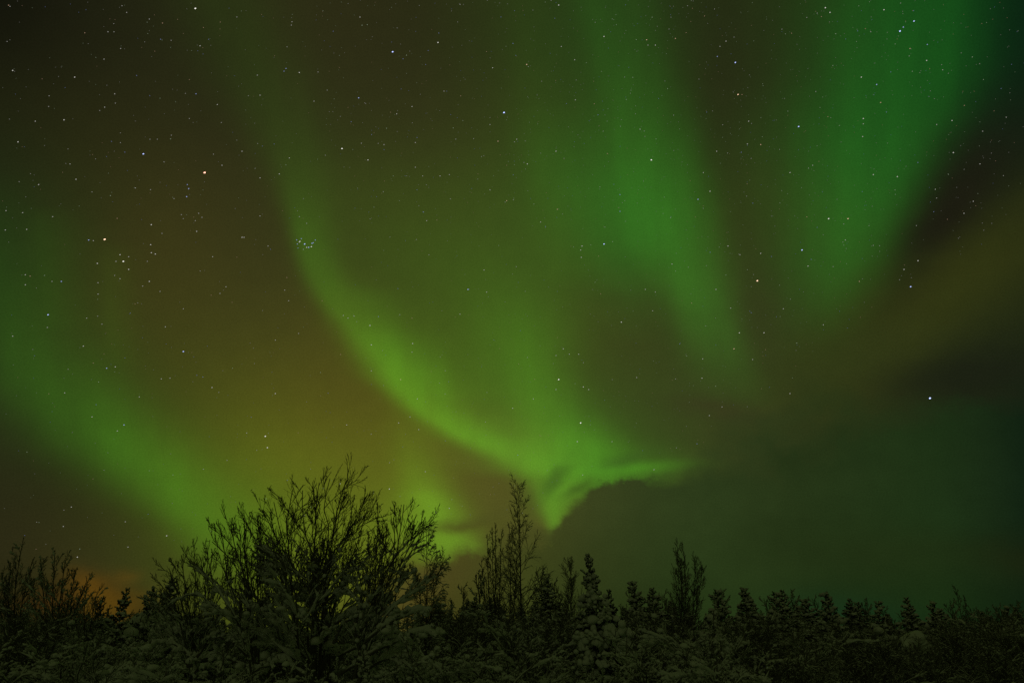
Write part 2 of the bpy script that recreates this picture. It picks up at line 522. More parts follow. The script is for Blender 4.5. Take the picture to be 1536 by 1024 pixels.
def wave(rng, B, n, f=3):
    """Smooth random curves along the paths, about -1..1."""
    x = np.linspace(0, 1, n)[None]
    y = np.zeros((B, n))
    for k in range(1, f + 1):
        y += np.sin(x * math.pi * 2 * k * rng.uniform(.6, 1.4, (B, 1)) + rng.uniform(0, 6.28, (B, 1))) / k ** .5
    return y / 1.6


def snow_on(rng, P, R, depth, cover=.0, zfade=None, k=6, n2=None, grow=1.6):
    """Ridges of snow lying along the upper side of the branches; thick on flat stretches, none on steep ones."""
    if not len(P): return np.zeros((0, 3)), np.zeros((0, 4), int)
    B, n, _ = P.shape
    n2 = n2 or max(n, 9)
    x = np.linspace(0, n - 1, n2); i = np.minimum(x.astype(int), n - 2); w = (x - i)
    Q = P[:, i] * (1 - w)[None, :, None] + P[:, i + 1] * w[None, :, None]
    r = R[:, i] * (1 - w) + R[:, i + 1] * w
    T, _, _ = frames(Q)
    flat = np.clip(1.25 - np.abs(T[:, :, 2]) * 1.25, 0, 1)
    h = flat * (0.55 + cover + 0.75 * wave(rng, B, n2, 4))
    if zfade is not None:
        h = h * np.clip((zfade[1] - Q[:, :, 2]) / (zfade[1] - zfade[0]), 0.12, 1)
    h = np.clip(h, 0, 1.6)
    s = np.minimum(depth * h, depth * .25 + r * grow + depth * .5 * h)
    ends = np.minimum(np.arange(n2), np.arange(n2)[::-1]) / 1.5
    s = s * np.clip(ends, 0.02, 1)[None]
    Q = Q.copy(); Q[:, :, 2] += r * .6 + s * .55
    keep = s.max(1) > depth * .18
    return tubes(Q[keep], np.maximum(s[keep] * .85, .001), k, 1.0)


def _blob(seed, sub=2):
    rng = np.random.default_rng(seed)
    import bmesh
    bm = bmesh.new(); bmesh.ops.create_icosphere(bm, subdivisions=sub, radius=1)
    v = np.array([q.co[:] for q in bm.verts]); f = np.array([[q.index for q in p.verts] for p in bm.faces]); bm.free()
    dirs = unit(rng.normal(0, 1, (9, 3)))
    bumpy = sum(np.exp(-((v - d) ** 2).sum(1) / rng.uniform(.15, .6)) * rng.uniform(-.25, .42) for d in dirs)
    v = v * (1 + bumpy)[:, None]
    v[:, 2] = np.where(v[:, 2] < 0, v[:, 2] * .6, v[:, 2])
    return v, f


BLOBS = [_blob(k, 2) for k in range(6)]
LUMPS = [_blob(k + 20, 1) for k in range(6)]


def clumps(rng, pos, size, squash=(.6, 1.0), templates=BLOBS):
    """Lumps of snow at points; sizes per point."""
    out = []
    idx = rng.integers(0, len(templates), len(pos))
    for t, (v, f) in enumerate(templates):
        q = np.nonzero(idx == t)[0]
        if not len(q): continue
        a = rng.uniform(0, 6.28, len(q)); c, s = np.cos(a), np.sin(a)
        sz = size[q]; sq = rng.uniform(*squash, len(q)); el = rng.uniform(.75, 1.3, len(q))
        x = v[None, :, 0] * el[:, None]; y = v[None, :, 1]
        X = (x * c[:, None] - y * s[:, None]) * sz[:, None]; Y = (x * s[:, None] + y * c[:, None]) * sz[:, None]
        Z = v[None, :, 2] * (sz * sq)[:, None]
        V = np.stack([X, Y, Z], -1) + pos[q][:, None]
        F = (f[None] + (np.arange(len(q)) * len(v))[:, None, None]).reshape(-1, 3)
        out.append((V.reshape(-1, 3), F))
    return out


def points_on(rng, P, R, count, flatness=.75, zmax=None, u=(0.1, 1)):
    """Random points on the flatter parts of branches."""
    B, n, _ = P.shape
    b = rng.integers(0, B, count * 3); x = rng.uniform(u[0], u[1], count * 3) * (n - 1.001); i = x.astype(int); w = (x - i)[:, None]
    p = P[b, i] * (1 - w) + P[b, i + 1] * w
    t = unit(P[b, i + 1] - P[b, i])
    ok = np.abs(t[:, 2]) < flatness
    if zmax is not None: ok &= p[:, 2] < zmax * rng.uniform(.55, 1.1, len(p))
    return p[ok][:count]


def ground_z(x, y):
    return 0.12 * np.sin(x * .31 + 1) * np.sin(y * .23) + 0.05 * np.sin(x * 1.3 + y * .9)


def spot(px, top, Y):
    """Foot of a tree Y metres ahead whose tip is seen at (px, top), and its height."""
    p = at(px, top, Y)
    z = float(ground_z(p[0], Y)) - .05
    return np.array((p[0], Y, z)), p[2] - z

# ------------------------------------------------------------------ the snowy ground
def ground():
    g = np.concatenate([-np.geomspace(3000, 60, 14), np.linspace(-50, 50, 81), np.geomspace(60, 3000, 14)])
    X, Y = np.meshgrid(g, g + 20, indexing='ij')
    Z = ground_z(X, Y) * np.clip(1.5 - np.hypot(X, Y - 20) / 60, 0, 1)
    n = len(g)
    i = np.arange(n * n).reshape(n, n)
    F = np.stack([i[:-1, :-1], i[1:, :-1], i[1:, 1:], i[:-1, 1:]], -1).reshape(-1, 4)
    o = link('ground', make_mesh('ground', [(np.stack([X, Y, Z], -1).reshape(-1, 3), F)], SNOW))
    o['kind'] = 'structure'
    o['label'] = 'snow covered ground under the trees'


ground()


# ------------------------------------------------------------------ bare broadleaf trees
def finish_tree(name, label, cat, base, P0, R0, branches, twigs, snow, bark=BARK, group=None, k0=7):
    """trunk, branches (> twigs) and snow of one tree; everything given relative to its base."""
    t = thing(name, label, cat, base, 0, group)
    link('trunk', make_mesh('trunk', [tubes(P0, R0, k0)], bark), t)
    br = link('branches', make_mesh('branches', [tubes(p, r, 4) for p, r in branches], bark if bark is BARK else TWIG), t)
    tw = [tubes(p, r, 3) for p, r in twigs if len(p)]
    if tw: link('twigs', make_mesh('twigs', tw, TWIG), br)
    if snow: link('snow', make_mesh('snow', snow, SNOW), t)
    return t


def buds(rng, P, share, ln, rad):
    """Swollen tips and clinging leaves at the ends of twigs."""
    q = P[rng.random(len(P)) < share]
    if not len(q): return np.zeros((0, 3)), np.zeros((0, 4), int)
    a = q[:, -1]; d = unit(q[:, -1] - q[:, -2] + rng.normal(0, .03, (len(q), 3)))
    L = rng.uniform(.5, 1.3, (len(q), 1)) * ln
    Q = np.stack([a - d * .01, a + d * L * .35, a + d * L * .7, a + d * L], 1)
    R = np.tile(np.array([.5, 1, .9, .15]), (len(q), 1)) * (rad * rng.uniform(.6, 1.3, (len(q), 1)))
    return Q, R


def resample_all(P, n):
    x = np.linspace(0, P.shape[1] - 1, n); i = np.minimum(x.astype(int), P.shape[1] - 2); w = (x - i)[None, :, None]
    return P[:, i] * (1 - w) + P[:, i + 1] * w


def interp_all(R, n):
    return resample_all(R[:, :, None], n)[:, :, 0]


def willow(seed, name, label, px_stems, base_px, Y, r0, lead=3, lead_len=(.32, .66), m1=9, m2=6, m3=4, snow_top=4.2, depth=.075, arms=(), lumps=140, cat='tree', group=None, up1=.35, ang1=.5, len1=(.14, .30), spread=.5, rtip=.008):
    rng = np.random.default_rng(seed)
    b = at(base_px[0], base_px[1], Y); base = np.array((b[0], b[1], float(ground_z(b[0], b[1])) - .08))
    ls = []
    for st in px_stems:
        dy = rng.normal(0, spread)
        pts = [base + rng.normal(0, .10, 3) * (1, 1, 0)] + [at(x, y, Y + dy * min(1, (k + 1) / 2)) for k, (x, y) in enumerate(st)]
        ls.append(np.array(pts) - base)
    P0, R0 = stems(rng, ls, r0, rtip, 18, .035)
    PL, RL = spawn(rng, P0, R0, lead, (.40, .90), (.48, .14), (.20, .36), 12, .28, .09, .70, .25, .009, shrink=.5)
    Pa, Ra = spawn(rng, P0, R0, m1, (.42, .99), (ang1, .17), len1, 9, up1, .06, .58, .3, .0058, shrink=.45)
    Pc, Rc = spawn(rng, PL, RL, max(4, m1 - 3), (.25, .98), (ang1, .17), lead_len, 9, up1, .06, .58, .3, .0058, shrink=.45)
    P1, R1 = np.concatenate([Pa, Pc]), np.concatenate([Ra, Rc])
    if arms:
        al = []
        for st in arms:
            dy = rng.normal(-.3, spread)
            al.append(np.array([at(x, y, Y + dy) for x, y in st]) - base)
        PA, RA = stems(rng, al, .032, .009, 18, .05)
        PB, RB = spawn(rng, PA, RA, m1, (.2, .98), (.7, .25), (.16, .42), 9, .15, .16, .6, .3, .007)
        P1 = np.concatenate([P1, PB]); R1 = np.concatenate([R1, RB])
    P2, R2 = spawn(rng, P1, R1, m2, (.16, .98), (.44, .14), (.34, .70), 7, .26, .06, .60, .4, .0052)
    P3, R3 = spawn(rng, P2, R2, m3, (.15, .98), (.46, .18), (.40, .85), 5, .12, .07, .70, .5, .0040)
    Pb, Rb = buds(rng, np.concatenate([P3[:, -4:], P2[:, -4:]]), .05, .06, .008)
    zf = (snow_top * .60, snow_top)
    sn = [snow_on(rng, P0, R0, depth, .1, zf), snow_on(rng, P1, R1, depth * .9, .2, zf), snow_on(rng, P2, R2, depth * .62, .15, zf, 5)]
    br = [(PL, RL), (P1, R1), (P2, R2)]
    sn.append(snow_on(rng, PL, RL, depth, .25, zf))
    if arms:
        br.append((PA, RA)); sn.append(snow_on(rng, PA, RA, depth * .85, .25, zf))
    sn.append(snow_on(rng, P3, R3, depth * .45, .1, (snow_top * .35, snow_top * .75), 4, 6))
    pp = np.concatenate([points_on(rng, P1, R1, lumps, .8, snow_top * .62), points_on(rng, P2, R2, lumps, .8, snow_top * .55)])
    fk = np.concatenate([PL[:, 0], P1[:, 0]]); fr = np.concatenate([RL[:, 0], R1[:, 0]])
    ok = (fk[:, 2] < snow_top * rng.uniform(.5, .95, len(fk))) & (rng.random(len(fk)) < .7)
    fs = (fr[ok] * 1.4 + .018) * rng.uniform(.7, 1.6, ok.sum())
    sn += clumps(rng, fk[ok] + np.stack([0 * fs, 0 * fs, fs * .8], -1), fs, (.9, 1.8))
    if len(pp):
        sz = rng.uniform(.5, 1.5, len(pp)) ** 2 * depth * .52
        sn += clumps(rng, pp + np.stack([0 * sz, 0 * sz, sz * .25], -1), sz, (.5, .95))
    return finish_tree(name, label, cat, base, P0, R0, br, [(P3, R3), (Pb, Rb)], sn, group=group)


domed = willow(11, 'bare_tree', 'large bare many-stemmed tree with a broad domed crown, tallest of the snowy foreground trees',
       [[(470, 1014), (470, 901), (470, 858), (473, 795), (480, 714)], [(486, 1000), (491, 944), (489, 858), (498, 812), (509, 749), (519, 714)], [(486, 1000), (492, 930), (505, 887), (523, 851), (544, 827), (558, 802)],
        [(484, 1000), (490, 900), (498, 844), (519, 802), (537, 766), (548, 738)], [(468, 1000), (468, 930), (470, 901), (452, 858), (431, 823), (409, 784), (395, 756)], [(450, 1020), (445, 979), (441, 873), (438, 820), (434, 766), (440, 726)],
        [(450, 1010), (444, 920), (438, 858), (416, 830), (399, 802)], [(464, 1000), (462, 900), (452, 858), (424, 851), (399, 851), (386, 836)], [(470, 1000), (472, 900), (473, 837), (459, 802), (452, 766), (455, 726)],
        [(472, 1000), (471, 900), (470, 858), (487, 827), (494, 784), (489, 738), (496, 708)], [(488, 1000), (490, 900), (494, 844), (505, 820), (526, 788), (533, 733)], [(446, 1010), (441, 930), (424, 878), (402, 842), (388, 812)],
        [(492, 1000), (500, 930), (530, 880), (556, 850), (574, 826)], [(448, 1000), (442, 900), (428, 820), (418, 770), (412, 744)], [(490, 1000), (498, 910), (520, 850), (535, 810), (545, 776)]],
       (474, 1150), 15.0, [.062, .055, .045, .045, .05, .05, .045, .04, .042, .045, .042, .042, .04, .04, .04], lead=4, m1=9, m2=5, m3=2, len1=(.12, .24), up1=.30, spread=.8, lead_len=(.36, .72), snow_top=4.6, depth=.088,
       arms=[[(440, 930), (400, 900), (360, 880)], [(500, 930), (545, 905), (590, 892)], [(450, 980), (410, 960), (360, 950), (330, 960)], [(500, 985), (540, 965), (580, 960), (610, 975)],
             [(470, 1000), (440, 960), (420, 950), (390, 985)], [(490, 1010), (520, 975), (545, 985), (560, 1015)], [(480, 905), (455, 880), (430, 868)], [(485, 900), (515, 872), (545, 858)],
             [(455, 960), (425, 925), (395, 925), (375, 940)], [(500, 960), (525, 925), (560, 918), (585, 930)], [(470, 940), (450, 915), (430, 905)], [(480, 1000), (500, 950), (520, 935)], [(460, 1010), (420, 990), (385, 1000), (355, 1020)], [(505, 1010), (550, 990), (590, 1000), (620, 1020)]], lumps=300)

domed.scale = (1.0, 1.0, .975)

willow(12, 'bare_tree', 'medium bare tree just left of the broad domed tree, reaching about two thirds as high',
       [[(380, 970), (374, 890), (370, 830), (366, 764)], [(385, 960), (384, 870), (380, 810), (362, 772)], [(378, 960), (362, 870), (340, 830), (318, 812)],
        [(372, 980), (345, 915), (312, 870), (290, 842)], [(390, 960), (392, 880), (386, 820), (388, 790)], [(375, 970), (352, 900), (338, 850), (334, 806)], [(384, 960), (372, 860), (352, 800), (348, 776)]],
       (385, 1150), 14.4, [.045, .04, .035, .035, .03, .03, .03], lead_len=(.36, .70), m1=9, m2=5, m3=2, snow_top=3.8, depth=.08, len1=(.12, .26), spread=.6,
       arms=[[(378, 960), (340, 925), (300, 905), (264, 900)], [(380, 990), (345, 965), (300, 945), (262, 950)], [(370, 1000), (330, 985), (290, 985)], [(385, 930), (400, 900), (420, 890)]], lumps=150)

willow(13, 'leaning_tree', 'bare tree right of the domed tree, its thick snowy limbs reaching out to the right',
       [[(541, 984), (557, 918), (572, 880), (590, 842), (622, 806), (646, 786)], [(545, 990), (560, 920), (575, 880), (590, 845), (598, 800), (606, 756)],
        [(556, 960), (590, 906), (614, 890), (650, 872)], [(560, 935), (580, 890), (600, 850), (618, 815), (636, 782)], [(540, 1000), (530, 940), (545, 900), (552, 850)], [(548, 980), (566, 910), (584, 860), (592, 812), (590, 776)]],
       (535, 1150), 14.0, [.055, .042, .042, .036, .032, .032], lead=3, m1=10, m2=4, m3=3, snow_top=4.5, depth=.09, len1=(.12, .26), ang1=.5, spread=.2,
       arms=[[(545, 985), (590, 960), (630, 945), (660, 950)], [(550, 960), (600, 935), (640, 920)], [(540, 1010), (580, 990), (620, 990), (650, 1005)]], lumps=130)

willow(14, 'bare_tree', 'low spreading bare tree with a rounded top on the left flank of the foreground group',
       [[(290, 980), (286, 920), (276, 860), (272, 832)], [(285, 985), (270, 930), (250, 890), (238, 872)], [(295, 980), (305, 910), (306, 860), (312, 828)], [(290, 990), (262, 950), (240, 915), (226, 900)],
        [(300, 980), (320, 920), (336, 880)], [(292, 970), (292, 900), (292, 850)], [(288, 970), (270, 900), (256, 858)]],
       (292, 1150), 15.6, [.04, .036, .036, .03, .03, .03, .03], m1=8, m2=5, m3=3, snow_top=3.3, depth=.08, len1=(.16, .32),
       arms=[[(290, 990), (262, 968), (236, 968), (214, 985)], [(295, 985), (320, 955), (345, 960)], [(285, 1000), (270, 985), (250, 1000)]], lumps=150)


# ------------------------------------------------------------------ birches
def birch_parts(seed, H, stem_list, m1=26, m2=8, m3=4, up=.45, ang=.62, len1=(.10, .24), droop=-.35, r0=.07, depth=.02, low=.22, fine=1.0):
    rng = np.random.default_rng(seed)
    f = .0065 * fine
    P0, R0 = stems(rng, stem_list, r0, f * 1.3, 20, .02 * H / 10)
    P1, R1 = spawn(rng, P0, R0, m1, (low, .985), (ang, .16), len1, 9, up, .08, .5, .3, f * 1.2, shrink=.72)
    P2, R2 = spawn(rng, P1, R1, m2, (.12, .98), (.55, .2), (.25, .6), 7, droop, .08, .6, .4, f)
    P3, R3 = spawn(rng, P2, R2, m3, (.15, .98), (.5, .25), (.3, .8), 5, droop * 1.6, .09, .7, .5, f * .9)
    sn = [snow_on(rng, P1, R1, depth * 1.6, .1), snow_on(rng, P2, R2, depth * 1.2, .1, None, 4)]
    return P0, R0, [(P1, R1), (P2, R2)], [(P3, R3)], sn


def birch(seed, name, label, px, top, Y, stems_px=None, cat='tree', group=None, **kw):
    base, H = spot(px, top, Y)
    if stems_px is None:
        ls = [[(0, 0, 0), (.02 * H, 0, .5 * H), (0, 0, H)]]
    else:
        rng = np.random.default_rng(seed + 99)
        ls = []
        for st in stems_px:
            dy = rng.normal(0, .3)
            ls.append([np.array((rng.normal(0, .06), rng.normal(0, .06), 0))] + [at(x, y, Y + dy) - base for x, y in st])
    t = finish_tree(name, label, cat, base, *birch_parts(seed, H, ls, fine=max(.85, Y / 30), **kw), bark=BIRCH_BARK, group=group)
    return t


birch(21, 'birch_tree', 'bare birch with drooping twigs right behind the tip of the long snowy limb', 642, 786, 24,
      [[(637, 1000), (640, 918), (641, 850), (639, 788)], [(640, 1000), (645, 925), (657, 862), (667, 832)], [(638, 980), (630, 900), (622, 850)]], m1=28, len1=(.15, .30), r0=.06, droop=-.6, low=.4)
birch(22, 'birch_tree', 'slim bare birch rising behind the gap between the domed tree and the limbs reaching right', 566, 754, 21,
      [[(560, 980), (563, 880), (566, 754)], [(562, 960), (572, 860), (580, 790)], [(560, 960), (556, 870), (552, 800)]], m1=28, len1=(.11, .22), ang=.42, droop=.1, r0=.05, up=.5, low=.35)
birch(23, 'birch_tree', 'tallest slender birch, pointed and standing alone with open branches against the clouds', 786, 724, 36,
      [[(783, 960), (781, 880), (780, 800), (776, 724)]], m1=46, len1=(.13, .28), ang=.62, r0=.09, droop=-.1, up=.4, low=.28)
birch(24, 'birch_tree', 'dense columnar birch clump left of the tallest slender birch', 740, 790, 38,
      [[(742, 960), (742, 870), (743, 788)], [(738, 960), (734, 880), (731, 800)], [(746, 950), (750, 870), (752, 796)], [(734, 950), (726, 890), (722, 840)], [(744, 950), (739, 880), (738, 790)]],
      m1=26, len1=(.09, .20), ang=.34, r0=.06, droop=.15, up=.4, low=.22)
birch(25, 'birch_tree', 'thin birch squeezed between the columnar clump and the tallest slender birch', 764, 790, 37,
      [[(765, 960), (766, 870), (764, 790)], [(768, 950), (773, 880), (776, 830)]], m1=30, len1=(.09, .2), ang=.42, r0=.055, droop=.0, up=.4, low=.3)
birch(26, 'birch_tree', 'small round-topped bare birch left of the heavily snowed spruce', 856, 843, 34, [[(858, 960), (857, 900), (856, 844)]], m1=34, len1=(.2, .40), ang=.6, r0=.06, up=.4, droop=.1, low=.4)
birch(27, 'birch_tree', 'upright birch clump with dark twig balls standing above the right hand spruces', 1020, 820, 34,
      [[(1024, 960), (1019, 880), (1016, 820)], [(1028, 960), (1028, 890), (1026, 826)], [(1036, 960), (1041, 890), (1043, 840)], [(1040, 960), (1048, 890), (1054, 846)], [(1022, 950), (1022, 890), (1021, 836)]],
      m1=30, len1=(.14, .30), ang=.42, r0=.05, droop=.25, up=.35, low=.26)
birch(28, 'birch_tree', 'faint thin birch rising above the dark bushes at the far right', 1434, 881, 36, [[(1446, 960), (1440, 915), (1433, 881)], [(1450, 960), (1450, 920), (1446, 894)]], m1=20, len1=(.1, .22), ang=.4, r0=.05, droop=.2, low=.3)
birch(29, 'bare_tree', 'twiggy bare tree at the left edge leaning slightly right', 30, 818, 20,
      [[(20, 980), (22, 900), (33, 818)], [(14, 980), (8, 900), (2, 858)], [(24, 980), (34, 900), (48, 842)], [(18, 980), (14, 900), (16, 846)], [(10, 980), (-4, 900), (-12, 860)]],
      m1=24, len1=(.14, .30), ang=.45, r0=.05, droop=.2, up=.4, low=.3, depth=.03)
birch(30, 'bare_tree', 'dense twiggy bare tree second from the left edge, in front of the orange glow', 85, 832, 19,
      [[(70, 980), (66, 900), (60, 838)], [(76, 980), (80, 900), (82, 832)], [(80, 980), (90, 900), (98, 836)], [(84, 980), (100, 910), (114, 858)], [(64, 980), (52, 910), (44, 868)], [(86, 980), (110, 920), (128, 880)]],
      m1=24, len1=(.14, .32), ang=.45, r0=.05, droop=.2, up=.35, low=.3, depth=.03)
birch(31, 'bare_tree', 'short twiggy bare tree between the orange glow and the small pointed spruce', 132, 866, 21,
      [[(124, 980), (126, 920), (130, 868)], [(128, 980), (138, 925), (146, 886)], [(120, 980), (112, 925), (106, 880)]], m1=24, len1=(.16, .34), ang=.5, r0=.045, droop=.2, up=.3, low=.3, depth=.03)


# ------------------------------------------------------------------ spruces
def spruce(seed, name, label, cat, base, H, width=.2, load=1.0, nests=1.0, whorl=.055, droop=.5, group=None, detail=1.0, heavy_from=0.0, heavy_to=.8, pillows=.34, big=()):
    """trunk, needle-covered boughs and the snow they carry."""
    rng = np.random.default_rng(seed)
    lean = rng.normal(0, .015, 2) * H
    P0, R0 = stems(rng, [[(0, 0, 0), (lean[0] * .3, lean[1] * .3, .5 * H), (lean[0], lean[1], H)]], .02 * H + .02, .008, 20, .006 * H)
    zs, z = [], .06
    while z < .985:
        zs.append(z); z += whorl * (1 - .55 * z) * rng.uniform(.8, 1.2)
    pos, dirs, L = [], [], []
    for z in zs:
        k = rng.integers(3, 8) if z < .86 else 3
        a0 = rng.uniform(0, 6.28)
        for q in range(k):
            a = a0 + q * 6.283 / k + rng.normal(0, .25)
            x = z * 19; i = min(int(x), 18); p = P0[0, i] * (1 - (x - i)) + P0[0, i + 1] * (x - i)
            el = -.10 + 1.1 * z ** 1.8 + rng.normal(0, .22)
            pos.append(p); dirs.append((math.cos(a) * math.cos(el), math.sin(a) * math.cos(el), math.sin(el)))
            L.append((H * width * (1 - z) ** .95 * rng.uniform(.35, 1.3) + .045 * H * (1 - z) + .028 * H) * (1.5 if rng.random() < .06 else 1))
    pos = np.array(pos); d = np.array(dirs); L = np.array(L); zz = pos[:, 2] / H
    n = 8; M = len(pos)
    P1 = np.empty((M, n, 3)); P1[:, 0] = pos; dd = d.copy()
    for k in range(1, n):
        bend = -droop * (1 - zz) * (1 if k < 5 else -.25)
        dd = unit(dd + np.stack([0 * zz, 0 * zz, bend / (n - 1) * 1.6], -1) + rng.normal(0, .07, (M, 3)))
        P1[:, k] = P1[:, k - 1] + dd * (L / (n - 1))[:, None]
    R1 = np.maximum(.012 + .008 * L, .012)[:, None] * np.linspace(1, .5, n)[None]
    m2 = int(9 * detail)
    P2, R2 = spawn(rng, P1, R1, m2, (.15, 1), (.75, .2), (.22, .5), 5, -.35, .15, .9, .5, .01, plane=(1, 1, .35))
    R2 = np.maximum(R2, .013) * rng.uniform(.8, 1.5, (len(R2), 1))
    P3, R3 = spawn(rng, P2, R2, int(4 * detail), (.2, 1), (.7, .25), (.35, .7), 4, -.3, .15, .8, .5, .01)
    R3 = np.maximum(R3, .011)
    t = thing(name, label, cat, base, 0, group)
    link('trunk', make_mesh('trunk', [tubes(P0, R0, 6)], BARK), t)
    bo = link('boughs', make_mesh('boughs', [tubes(P1, R1, 4)], TWIG), t)
    link('needles', make_mesh('needles', [tubes(P2, R2, 4), tubes(P3, R3, 3)], NEEDLE), bo)
    sn = [snow_on(rng, P1, R1 + .02, (.045 + .007 * H) * load, .2, None, 6, 10), snow_on(rng, P2, R2, .036 * load, .0, None, 5, 7), snow_on(rng, P3, R3, .022 * load, -.1, None, 4, 5)]
    pick = rng.random(M) < pillows * load
    zsel = zz[pick]
    w = np.clip((zsel - heavy_from) * 12, 0, 1) * np.clip((heavy_to - zsel) * 12, .25, 1)
    u = rng.uniform(.45, .95, pick.sum()) * (n - 1.001); i = u.astype(int); f = (u - i)[:, None]
    q = P1[pick][np.arange(pick.sum()), i] * (1 - f) + P1[pick][np.arange(pick.sum()), i + 1] * f
    sz = (.05 + .12 * L[pick]) * rng.uniform(.45, 1.2, len(q)) ** 1.3 * w * load * nests
    sz = np.minimum(sz, .17)
    sn += clumps(rng, q + np.stack([0 * sz, 0 * sz, sz * .15], -1), sz, (.8, 1.5))
    if big:
        c = np.array([at(x, y, base[1] - dy) - base for x, y, r, dy in big]); r = np.array([q[2] * base[1] / FOC for q in big])
        for q in range(15):                      # each pillow is a heap of drooping lumps on a bough
            o = rng.normal(0, 1, c.shape) * np.array((.50, .35, .62)) * r[:, None]
            sn += clumps(rng, c + o, r * rng.uniform(.16, .36, len(r)), (.9, 1.7))
    link('snow', make_mesh('snow', sn, SNOW), t)
    return t


base, H = spot(886, 834, 22)
spruce(41, 'spruce_tree', 'heavily snow-laden spruce with big round snow pillows, nearest of the right hand conifers', 'tree', base, H, .145, 1.2, .9, .06, .95, heavy_to=.7, pillows=.4,
       big=[(873, 962, 13, .45), (893, 952, 13, .55), (926, 948, 17, .6), (937, 976, 18, .6), (880, 990, 13, .6), (906, 992, 10, .7), (914, 912, 9, .4), (890, 900, 10, .4), (872, 912, 7, .35), (902, 926, 7, .45)])
base, H = spot(912, 886, 23.5)
spruce(42, 'spruce_tree', 'smaller spruce tucked against the right side of the spruce with big snow pillows', 'tree', base, H, .2, .8, .45, .07, .8)
base, H = spot(190, 881, 27)
spruce(43, 'spruce_tree', 'narrow crooked dark spruce standing clear against the orange glow', 'tree', base, H, .19, .7, .8, .06, .9)
base, H = spot(152, 895, 31)
spruce(44, 'spruce_tree', 'small pointed dark spruce left of the orange gap', 'tree', base, H, .2, .5, .7, .07, .8)
base, H = spot(232, 883, 23)
spruce(45, 'spruce_tree', 'broad snow-caked spruce with a blunt rounded top right of the crooked spruce', 'tree', base, H, .30, 1.2, 1.3, .07, .9)
base, H = spot(168, 921, 33)
spruce(46, 'spruce_tree', 'tiny spruce tip low in the orange gap between two taller spruces', 'tree', base, H, .2, .6, .7, .08, .8)


def young_spruce_row():
    """Four kinds of young spruce, copied along the right hand treeline."""
    kinds = []
    for k in range(4):
        kinds.append(spruce(60 + k, 'young_spruce', '', 'tree', np.zeros(3), 4.5, [.15, .19, .16, .22][k], [1.25, 1.0, .8, 1.2][k], [.9, .6, .6, 1.0][k], .06, [.6, .4, .8, .6][k], detail=.9))
    used = set()
    rng = np.random.default_rng(5)
    rows = [
        # x, top, distance, kind, label
        (953, 871, 29, 0, 'young snow-dusted spruce with a thin twisted tip, right of the smaller tucked spruce'),
        (979, 884, 30, 1, 'young spruce just left of the birch clump with twig balls, its top split'),
        (826, 872, 31, 2, 'dark young spruce between the tallest slender birch and the small round-topped birch'),
        (1075, 888, 27, 3, 'bushy snow-flecked spruce at the right foot of the birch clump with twig balls'),
    ]
    for i, (x, top) in enumerate([(1104, 881), (1127, 897), (1155, 891), (1180, 884), (1212, 897), (1240, 892), (1262, 899), (1277, 905), (1303, 901)]):
        rows.append((x, top, [30, 33, 28, 31, 34, 29, 33, 36, 30][i], [0, 1, 3, 1, 0, 3, 2, 1, 0][i],
                     'young snow-dusted spruce, %s to the right of the birch clump with twig balls' % ['second', 'third', 'fourth', 'fifth', 'sixth', 'seventh', 'eighth', 'ninth', 'tenth'][i]))
    rows += [(1336, 930, 34, 2, 'lowest spruce in the dip of the right hand treeline, left of the round snow mound'),
             (1362, 897, 31, 1, 'dark spruce with a crooked double tip standing above the round snow mound'),
             (1386, 905, 33, 3, 'bushy dark spruce immediately right of the crooked double-tipped spruce'),
             (1405, 912, 37, 0, 'thin dark spruce midway from the round snow mound to the faint thin birch'),
             (1462, 918, 38, 2, 'dark spruce first to the right of the faint thin birch'),
             (1500, 911, 36, 3, 'dark spruce second to the right of the faint thin birch'),
             (1528, 911, 39, 1, 'dark spruce cut by the right edge of the picture'),
             (700, 896, 30, 2, 'dark low spruce left of the columnar birch clump'),
             (674, 908, 27, 3, 'bushy low spruce below the birch with drooping twigs, on its right'),
             (262, 868, 30, 1, 'dark spruce behind the left flank of the low spreading bare tree')]
    for x, top, Y, k, lab in rows:
        b, H = spot(x, top, Y)
        w = H / 4.5
        if k in used:
            copy_thing(kinds[k], lab, b, rng.uniform(0, 6.28), (w * rng.uniform(1.2, 1.75),) * 2 + (w,), 'young spruces of the treeline')
        else:
            used.add(k); o = kinds[k]; o.location = b; o.scale = (w * 1.45, w * 1.45, w); o['label'] = lab; o['group'] = 'young spruces of the treeline'
    # the far row behind them, seen only through gaps
    for i in range(64):
        Y = rng.uniform(46, 70)
        x = -60 + 1656 * (i + rng.uniform(.1, .9)) / 64
        top = np.interp(x, [0, 120, 260, 640, 760, 900, 1000, 1300, 1536], [905, 925, 915, 905, 895, 908, 902, 910, 922]) + rng.uniform(0, 22)
        b, H = spot(x, top, Y); w = H / 4.5
        copy_thing(kinds[i % 4], 'dark snow-dusted spruce of the far row, showing only between the nearer trees and bushes', b, rng.uniform(0, 6.28), (w * 1.7, w * 1.7, w), 'spruces of the far row')


young_spruce_row()


